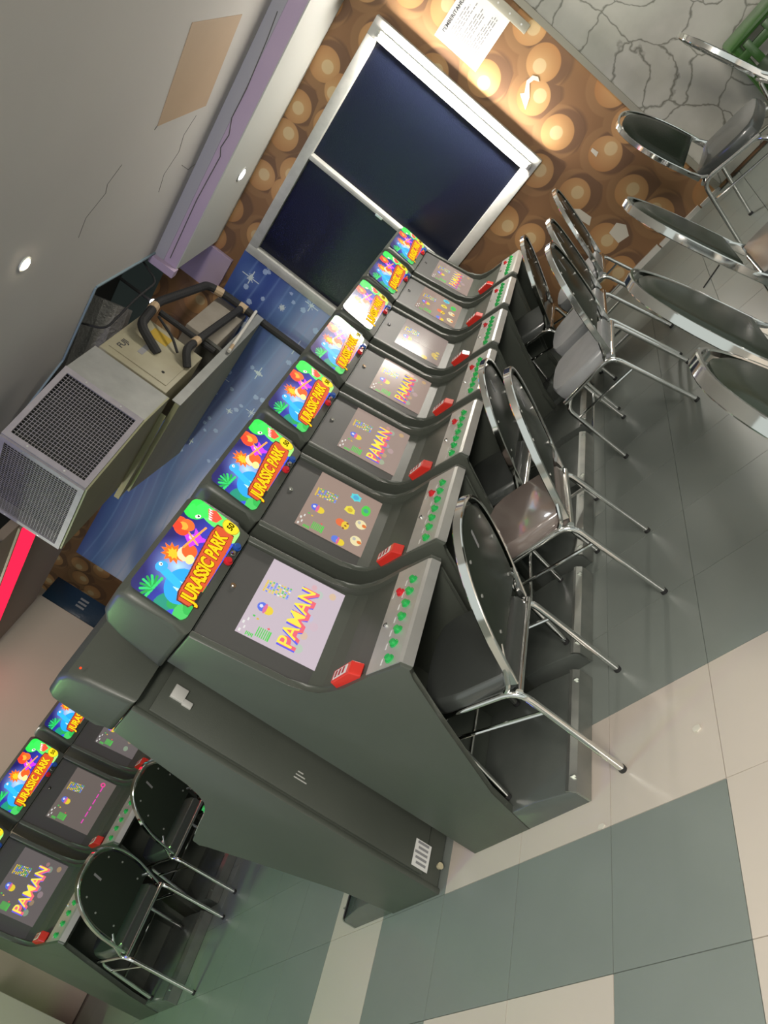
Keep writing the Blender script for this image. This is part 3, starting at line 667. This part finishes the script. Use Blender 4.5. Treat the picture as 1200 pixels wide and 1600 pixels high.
# ================================================================== CHAIRS
REC, HT = .125, .945; BX, BZ = -.100, .455     # back leans from (BX, BZ) to (BX + REC, HT)
BL = math.hypot(REC, HT - BZ)
def back_pt(wd, h):      # point in the reclined back plane, h measured along it from seat level
    return (BX + .004 + REC * h / BL, wd, BZ + (HT - BZ) * h / BL)
def loop_pts():
    p = [(.192, 0), (.200, .10), (.205, .18)]
    for a in np.linspace(0, PI / 2, 15)[1:]: p.append((.205 * abs(math.cos(a)) ** .75, .18 + (BL - .18) * math.sin(a) ** .95))
    return p + [(-x, h) for x, h in p[::-1][1:]]
def flat_loop(bm, pts, tn, dp):
    N_ = Vector((HT - BZ, 0, -REC)).normalized(); rings = []; V = [Vector(back_pt(*q)) for q in pts]; n = len(V)
    for i in range(n):
        t_ = (V[min(i + 1, n - 1)] - V[max(i - 1, 0)]).normalized(); b_ = t_.cross(N_).normalized()
        rings.append([bm.verts.new(V[i] + b_ * (tn * sx) + N_ * (dp * sy)) for sx, sy in ((-1, -.8), (-.6, -1), (.6, -1), (1, -.8), (1, .8), (.6, 1), (-.6, 1), (-1, .8))])
    for i in range(n - 1):
        for k in range(8): bm.faces.new((rings[i][k], rings[i][(k + 1) % 8], rings[i + 1][(k + 1) % 8], rings[i + 1][k]))
    bm.faces.new(rings[0][::-1]); bm.faces.new(rings[-1])
CG = 'chrome tube chairs in the hall'
def make_chair():
    t = thing('chrome_chair', '-', 'chair', (0, 0, 0), 0, CG)      # faces -x; origin midway between the rear feet
    out = [(-.095, .168), (-.120, .182), (-.27, .198), (-.36, .193), (-.405, .168), (-.427, .11), (-.433, .0)]
    out = out + [(x, -y) for x, y in out[::-1] if y > 0]
    bm = bmesh.new(); rings = []
    for (s_, z) in ((.95, .418), (.985, .424), (1.0, .440), (1.0, .468), (.985, .480), (.95, .487), (.6, .491), (.25, .492)):
        rings.append([bm.verts.new((-.26 + (x + .26) * s_, y * s_, z)) for x, y in out])
    bm.faces.new(rings[0][::-1]); bm.faces.new(rings[-1])
    for A_, B_ in zip(rings[:-1], rings[1:]):
        for k in range(len(out)): bm.faces.new((A_[k], A_[(k + 1) % len(out)], B_[(k + 1) % len(out)], B_[k]))
    obj('seat', bm, VINYL, t, smooth=True)
    for s_ in (-1, 1):
        bm = bmesh.new(); tube(bm, bend([(.0, .205 * s_, .010), (-.098, .203 * s_, .436), (-.41, .19 * s_, .416)], .06, 6), .0115, 12); lg = obj('rear_leg', bm, CHROME, t, smooth=True)
        bm = bmesh.new(); disc(bm, (.0, .205 * s_, 0), .0135, .014, 'z', 12, .0125); obj('foot_cap', bm, RUB, lg)
        bm = bmesh.new(); tube(bm, bend([(-.42, .200 * s_, .010), (-.425, .188 * s_, .38), (-.37, .17 * s_, .416)], .04, 5), .0110, 12); lg = obj('front_leg', bm, CHROME, t, smooth=True)
        bm = bmesh.new(); disc(bm, (-.42, .200 * s_, 0), .0135, .014, 'z', 12, .0125); obj('foot_cap', bm, RUB, lg)
        bm = bmesh.new(); tube(bm, [(-.071, .203 * s_, .320), (-.424, .192 * s_, .315)], .007, 8); obj('side_stretcher', bm, CHROME, t, smooth=True)
    bm = bmesh.new(); tube(bm, [(-.094, -.203, .428), (-.094, .203, .428)], .0115, 12); obj('rear_rail', bm, CHROME, t, smooth=True)
    bm = bmesh.new(); tube(bm, [(-.423, -.193, .22), (-.423, .193, .22)], .007, 8); obj('front_stretcher', bm, CHROME, t, smooth=True)
    bm = bmesh.new(); flat_loop(bm, loop_pts(), .0060, .0135); obj('back_frame', bm, CHROME, t, smooth=True)
    # back board inside the loop
    poly = []
    for a in np.linspace(0, PI, 25): poly.append((.186 * math.copysign(abs(math.cos(a)) ** .75, math.cos(a)), .20 + (BL - .225) * math.sin(a) ** .95))
    poly = [(.182, .100)] + poly + [(-.182, .100)]
    N_ = Vector((HT - BZ, 0, -REC)).normalized()
    bm = bmesh.new(); R_ = []
    for off, sc in ((.006, .97), (.004, 1.0), (-.006, 1.0), (-.016, .93), (-.020, .75)):
        cx = (0, .27); R_.append([bm.verts.new(Vector(back_pt(q[0] * sc, cx[1] + (q[1] - cx[1]) * sc)) + N_ * off) for q in poly])
    bm.faces.new(R_[0][::-1]); bm.faces.new(R_[-1])
    for A_, B_ in zip(R_[:-1], R_[1:]):
        for k in range(len(poly)): bm.faces.new((A_[k], A_[(k + 1) % len(poly)], B_[(k + 1) % len(poly)], B_[k]))
    bb = obj('back_board', bm, BACKM, t, smooth=True)
    for (wd, h) in ((-.11, .40), (.11, .40), (-.14, .30), (.14, .30), (-.13, .15), (.13, .15)):
        p = Vector(back_pt(wd, h)) + N_ * .006; bm = bmesh.new(); tube(bm, [p, p + N_ * .003], .0055, 8); obj('rivet', bm, STEEL, bb)
    p0 = Vector(back_pt(-.008, .37)) + N_ * .0065
    bm = bmesh.new(); e1 = Vector(back_pt(.012, .37)) - Vector(back_pt(0, .37)); e2 = Vector(back_pt(0, .43)) - Vector(back_pt(0, .37))
    vs = [bm.verts.new(p0 + a * e1 + b * e2) for a, b in ((0, 0), (1, 0), (1, 1), (0, 1))]; vs2 = [bm.verts.new(v.co + N_ * .001) for v in vs]
    bm.faces.new(vs); bm.faces.new(vs2[::-1])
    for k in range(4): bm.faces.new((vs[k], vs[(k + 1) % 4], vs2[(k + 1) % 4], vs2[k]))
    obj('hand_slot', bm, GREYINK, bb)
    for s_ in (-1, 1):
        bm = bmesh.new(); tube(bm, bend([back_pt(.16 * s_, .130), back_pt(.193 * s_, .09), (-.112, .204 * s_, .46), (-.135, .2 * s_, .440)], .02, 4), .009, 8); obj('back_bracket', bm, CHROME, t, smooth=True)
    return t
ch0 = make_chair()
# x, y, turn, tilt (front feet up on the cabinet pedestals), label
CH = [(.452, -.030, .02, 15, 'chrome chair in front of the first cabinet, nearest to the camera'),
      (.652, .615, .12, 10.5, 'chrome chair with brown sheen turned before the second cabinet, coloured reflection on seat'),
      (.350, 1.128, .01, 14, 'chrome chair tucked close behind the brown-sheen chair before the third cabinet'),
      (.962, 1.700, .0, 0, 'chrome chair with large dark back nearest in the middle group of three pale-seated chairs'),
      (.922, 2.250, .03, 0, 'middle one of the three pale-seated chrome chairs, its back just showing'),
      (.918, 2.930, .03, 0, 'farthest of the three pale-seated chrome chairs, back upright against brown wallpaper'),
      (.385, 2.895, .01, 14, 'chrome chair seen edge-on before the last cabinets by the window wall'),
      (-2.680, -.170, .02, 13.5, 'chrome chair in the far left aisle before the nearest cabinet there'),
      (-2.660, .385, .02, 13.5, 'chrome chair in the far left aisle before the screen with pink dashes'),
      (-1.455, .185, PI, 0, 'chrome chair before the back-to-back cabinet facing away, only its rounded back peeping out'),
      (1.430, .300, PI + .07, 0, 'big foreground chrome chair at right edge, middle of the three facing right'),
      (1.450, 1.040, PI + .06, 0, 'chrome chair at right edge facing right, farther one beneath the wallpaper'),
      (1.550, -.430, PI + .10, 0, 'chrome chair at right edge facing right, nearest of the three, only its back top visible'),
      (1.470, 2.760, PI - .28, 0, 'chrome chair with upright green-black back standing before the marble panel'),
      (1.900, 3.120, PI + .06, 0, 'chrome chair seen edge-on high against the marble panel'),
      ]
for k, (x, y, a, tl, lb) in enumerate(CH):
    c = ch0 if k == 0 else dup(ch0, (x, y, 0), 0, lb)
    if k in (1, 3, 4, 5):       # paler seats: reflected light put into the vinyl colour
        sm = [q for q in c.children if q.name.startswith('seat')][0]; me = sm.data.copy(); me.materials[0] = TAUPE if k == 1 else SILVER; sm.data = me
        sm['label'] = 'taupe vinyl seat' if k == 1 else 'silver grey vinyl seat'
    c['label'] = lb; c.location = (x, y, .003 if tl else 0); c.rotation_euler = (0, math.radians(tl), a)

# ================================================================== AIR CONDITIONER GROUP
pz0, pz1 = 2.105, 2.64
PL = [(-1.29, 2.03), (-1.28, 1.705), (-1.505, 1.198), (-2.25, 1.310), (-2.25, 2.03)]
t = thing('ac_air_box', 'big grey angled air box with wire grilles hanging from ceiling beside blue mural', 'air conditioner', (0, 0, 0))
bm = bmesh.new()
V0 = [bm.verts.new((x, y, pz0)) for x, y in PL]; V1 = [bm.verts.new((x, y, pz1)) for x, y in PL]; bm.faces.new(V1)
for i in (0, 3, 4): bm.faces.new((V0[i], V0[(i + 1) % 5], V1[(i + 1) % 5], V1[i]))
obj('sheet_metal', bm, GALV, t)
bm = bmesh.new(); prism(bm, PL, pz0 - .012, pz0, 'z'); obj('underside', bm, OLIVE, t)
cc = [(-1.33, 2.0), (-1.325, 1.72), (-1.52, 1.26), (-2.2, 1.36), (-2.2, 2.0)]
bm = bmesh.new(); prism(bm, cc, pz0 + .03, pz1 - .02, 'z'); obj('dark_core', bm, DARK, t)
def grille(a, b, name):
    a, b = Vector((*a, 0)), Vector((*b, 0)); d = (b - a).normalized(); nrm = Vector((d.y, -d.x, 0))
    if nrm.dot(Vector((1.8, -1.6, 0)) - a) < 0: nrm = -nrm
    Lg = (b - a).length; f = .034
    def bar(bm, u0, z0, u1, z1, th=.014, o0=0.0):
        ps = [a + d * u0, a + d * u1]; q = [ps[0] + nrm * o0, ps[1] + nrm * o0, ps[1] + nrm * (o0 + th), ps[0] + nrm * (o0 + th)]
        prism(bm, [tuple(p.xy) for p in q], z0, z1, 'z')
    for (u0, z0, u1, z1) in ((0, pz0, Lg, pz0 + f), (0, pz1 - f, Lg, pz1), (0, pz0 + f, f, pz1 - f), (Lg - f, pz0 + f, Lg, pz1 - f)):
        bm = bmesh.new(); bar(bm, u0, z0, u1, z1); obj('grille_frame', bm, FRAMEW, t)
    bm = bmesh.new(); n = int((Lg - 2 * f) / .0195)
    for k in range(1, n): 
        uu = f + (Lg - 2 * f) * k / n; bar(bm, uu - .0012, pz0 + f, uu + .0012, pz1 - f, .003, .002)
    nz = int((pz1 - pz0 - 2 * f) / .0195)
    for k in range(1, nz):
        z = pz0 + f + (pz1 - pz0 - 2 * f) * k / nz; bar(bm, f, z - .0012, Lg - f, z + .0012, .003, .004)
    obj('wire_mesh', bm, FRAMEW, t, kind='stuff')
    for (uu, z) in ((f / 2, pz0 + .15), (Lg - f / 2, pz0 + .15), (f / 2, pz1 - .15), (Lg - f / 2, pz1 - .15)):
        bm = bmesh.new(); p = a + d * uu + nrm * .014; tube(bm, [(p.x, p.y, z), (p.x + nrm.x * .003, p.y + nrm.y * .003, z)], .006, 8); obj('screw', bm, STEEL, t)
grille(PL[1], PL[2], 'g'); grille(PL[2], PL[3], 'g')
# cased unit with pipe stubs beside it
t = thing('ac_unit', 'yellowed cream air conditioner casing marked in blue-black letters, pipes entering it', 'air conditioner', (0, 0, 0))
box('casing', (-2.1, 2.24, 2.165), (-1.45, 2.82, 2.685), CREAM, t, bev=.008)
box('access_cover', (-1.4495, 2.30, 2.20), (-1.444, 2.62, 2.65), CREAM, t, bev=.002)
o = link('brand_lettering', text_mesh('FUJI', .062, .001), INK, t, (-1.4425, 2.40, 2.60)); o.rotation_euler = (PI / 2, 0, PI / 2)
box('type_plate', (-1.4438, 2.42, 2.46), (-1.4425, 2.54, 2.50), GREYINK, t)
box('warning_sticker', (-1.4495, 2.66, 2.40), (-1.448, 2.77, 2.55), mat('yellow_sticker', (.45, .30, .03), .5), t)
bm = bmesh.new(); disc(bm, (-1.4438, 2.40, 2.28), .012, .002, 'x', 10); obj('drain_hole', bm, DARK, t)
# drain tray
t = thing('drain_tray', 'olive board drain tray with pale edge beneath the air conditioner', 'tray', (0, 0, 0))
bm = bmesh.new(); prism(bm, [(-1.42, 2.18), (-1.40, 3.70), (-3.2, 3.70), (-2.4, 2.18)], 2.040, 2.075, 'z'); obj('tray_board', bm, OLIVE, t)
bm = bmesh.new(); prism(bm, [(-1.42, 2.18), (-1.415, 2.18), (-1.395, 3.70), (-1.40, 3.70)], 2.035, 2.10, 'z'); obj('tray_edge', bm, GALV, t)
bm = bmesh.new(); prism(bm, [(-1.45, 2.05), (-2.4, 2.18), (-2.4, 2.06)], 2.06, 2.1, 'z'); obj('tray_lip', bm, OLIVE, t)
t = thing('concrete_ledge', 'grey dusty box on the wall behind the air conditioner pipes', 'ledge', (0, 0, 0))
box('ledge_block', (-2.3, 3.20, 2.18), (-1.55, 3.825, 2.46), mat('dusty_cement', (.33, .30, .25), .8, vary=(6, .6, (.24, .21, .17))), t, bev=.01)
box('ledge_front', (-2.3, 3.16, 2.10), (-1.545, 3.20, 2.30), mat('dark_board', (.07, .07, .06), .7), t)
# pipes
def pipe(name, pts, r, mt, label, tape=(), bd=.06):
    t = thing(name, label, 'pipe', (0, 0, 0)); pp = bend(pts, bd, 5)
    bm = bmesh.new(); tube(bm, pp, r, 10); obj('pipe_run', bm, mt, t, smooth=True)
    for (i, l) in tape:
        a, b = Vector(pts[i]), Vector(pts[i + 1]); d = (b - a).normalized(); mm = a.lerp(b, l)
        bm = bmesh.new(); tube(bm, [mm - d * .035, mm + d * .035], r * 1.12, 10); obj('tape_wrap', bm, TAN, t, smooth=True)
pipe('foam_pipe', [(-1.44, 2.53, 2.40), (-1.36, 2.58, 2.60), (-1.38, 2.95, 2.66), (-1.46, 3.70, 2.56), (-1.47, 3.76, 2.40), (-1.46, 3.76, 1.3)], .034, FOAM, 'black foam covered pipe arching from casing top to the mural and down it', ((1, .75), (3, .6), (4, .15)))
pipe('foam_pipe', [(-1.44, 2.60, 2.19), (-1.36, 2.66, 2.27), (-1.38, 2.98, 2.26), (-1.46, 3.70, 2.24)], .030, FOAM, 'black foam covered pipe from casing bottom rising to join the tall one', ((1, .5),))
pipe('drain_hose', [(-1.43, 2.66, 2.31), (-1.39, 2.72, 2.40), (-1.40, 2.84, 2.58)], .010, FOAM, 'thin black hose standing up in front of casing', ())
pipe('white_drain_pipe', [(-1.375, 2.98, 2.05), (-1.375, 3.30, 2.08), (-1.385, 3.70, 2.12)], .013, mat('white_pvc', (.62, .60, .54), .4), 'thin white drain pipe from tray edge to the black pipe on the mural', ((0, .2),))
pipe('support_bar', [(-1.46, 2.98, 2.62), (-1.46, 2.985, 2.14)], .024, FOAM, 'straight black support bar hanging in front of grey ledge', ())
pipe('corrugated_duct', [(-1.66, 2.99, 2.98), (-1.90, 2.84, 2.91), (-2.5, 2.75, 2.87)], .17, DUCT, 'crinkled dark foil duct inside the ceiling opening', ())
pipe('loose_cable', [(-1.22, 3.06, 2.95), (-1.27, 3.00, 2.74), (-1.30, 2.72, 2.74), (-1.48, 2.46, 2.76), (-1.56, 2.44, 2.95)], .008, FOAM, 'thin loose black cable looping beneath the ceiling opening', ())
def downlight(x, y, z, mt, label, r=.030, down=True):
    t = thing('downlight', label, 'light', (x, y, z))
    bm = bmesh.new(); disc(bm, (0, 0, -.006), r * 1.35, .006, 'z', 20); obj('trim_ring', bm, SOFF, t)
    bm = bmesh.new(); disc(bm, (0, 0, -.012), r * .8, .006, 'z', 20, r); obj('lamp_lens', bm, mt, t)
downlight(-.540, 1.333, ZC, BULB, 'warm round downlight alone in the plain ceiling', .032)
downlight(-.44, 3.52, 2.682, BULBW, 'white round downlight in the soffit over the window', .042)
t = thing('bare_bulb', 'small bright bare bulb glowing inside the ceiling opening', 'light', (-1.58, 3.20, 2.75))
bm = bmesh.new(); bmesh.ops.create_uvsphere(bm, u_segments=12, v_segments=8, radius=.028); obj('bulb_glass', bm, BULBW, t, smooth=True)
bm = bmesh.new(); tube(bm, [(0, 0, .02), (0, 0, .5)], .012, 8); obj('bulb_holder', bm, FOAM, t)
# red strip under the dropped ceiling
t = thing('red_light_strip', 'glowing red light strip under the brown dropped ceiling', 'light', (0, 0, 0))
a, b = Vector((-2.42, 1.52, ZD - .015)), Vector((-5.2, 1.62, ZD - .015))
bm = bmesh.new(); prism(bm, [(-2.36, 1.36), (-2.36, 1.64), (-5.2, 1.94), (-5.2, 1.70)], ZD - .026, ZD - .020, 'z'); obj('red_diffuser', bm, REDLED, t)
bm = bmesh.new(); prism(bm, [(-2.35, 1.34), (-2.35, 1.66), (-5.21, 1.96), (-5.21, 1.68)], ZD - .020, ZD - .004, 'z'); obj('strip_tray', bm, BR, t)
# blue dark case on the wall end
t = thing('blue_glass_case', 'dark blue glass case hanging in the alcove beside beige wall end', 'case', (0, 0, 0))
box('case_body', (-5.44, 2.91, 1.72), (-5.31, 3.22, 2.385), BLUEGL, t, bev=.008); box('case_ledge', (-5.44, 2.91, 1.69), (-5.29, 3.22, 1.718), DARK, t)
for q in range(3): box('case_print', (-5.3099, 3.02 + .05 * q, 1.95), (-5.309, 3.045 + .05 * q, 2.05), GREYINK, t)

# pale counter seen past the aisle end, and the green slotted stool by the marble
t = thing('pale_counter', 'pale counter board standing in far left corner behind the aisle chairs', 'counter', (0, 0, 0))
box('counter_front', (-4.35, -1.6, .02), (-4.25, -.42, .82), PALE, t, bev=.005); box('counter_top', (-4.6, -1.62, .82), (-4.22, -.40, .86), PALE, t, bev=.005)
for yy in (-1.5, -.6): box('counter_leg', (-4.58, yy - .02, 0), (-4.54, yy + .02, .82), PALE, t)
t = thing('green_plastic_stool', 'green plastic stool with slotted side before the marble panel', 'stool', (2.18, 3.60, 0))
bm = bmesh.new(); bx(bm, (-.2, -.16, .60), (.2, .16, .64), .02); obj('stool_top', bm, GREENPL, t, smooth=True)
for (sx, sy) in ((-1, -1), (1, -1), (-1, 1), (1, 1)):
    bm = bmesh.new(); tube(bm, [(.21 * sx, .17 * sy, 0), (.17 * sx, .13 * sy, .61)], .025, 8); obj('leg', bm, GREENPL, t, smooth=True)
for z in (.40, .52):
    box('slat', (-.19, -.165, z), (.19, -.145, z + .05), GREENPL, t, bev=.005)
for x in (-.12, 0, .12): box('slat', (x - .022, -.166, .40), (x + .022, -.146, .60), GREENPL, t, bev=.005)

def scrap(name, x, y, pts, h, mt, label, cat):
    bm = bmesh.new(); prism(bm, [(x + a, y + b) for a, b in pts], .0005, h, 'z'); tag(obj(name, bm, mt), label, cat)
scrap('paper_scrap', .735, -.214, [(-.012, -.006), (.0, -.012), (.013, -.004), (.010, .009), (-.003, .011), (-.014, .005)], .006, TORN, 'small crumpled scrap on cream tiles beyond the nearest chair leg', 'scrap')
scrap('paper_scrap', .366, -.392, [(-.014, -.004), (.004, -.009), (.014, .0), (.006, .008), (-.010, .007)], .004, TORN, 'small flat scrap on cream tile near the pedestal corner', 'scrap')
scrap('dark_straw', 1.207, 2.62, [(-.06, -.05), (.06, .05), (.062, .062), (-.055, -.04)], .006, RUB, 'thin dark straw lying on the far grey floor between chairs', 'straw')
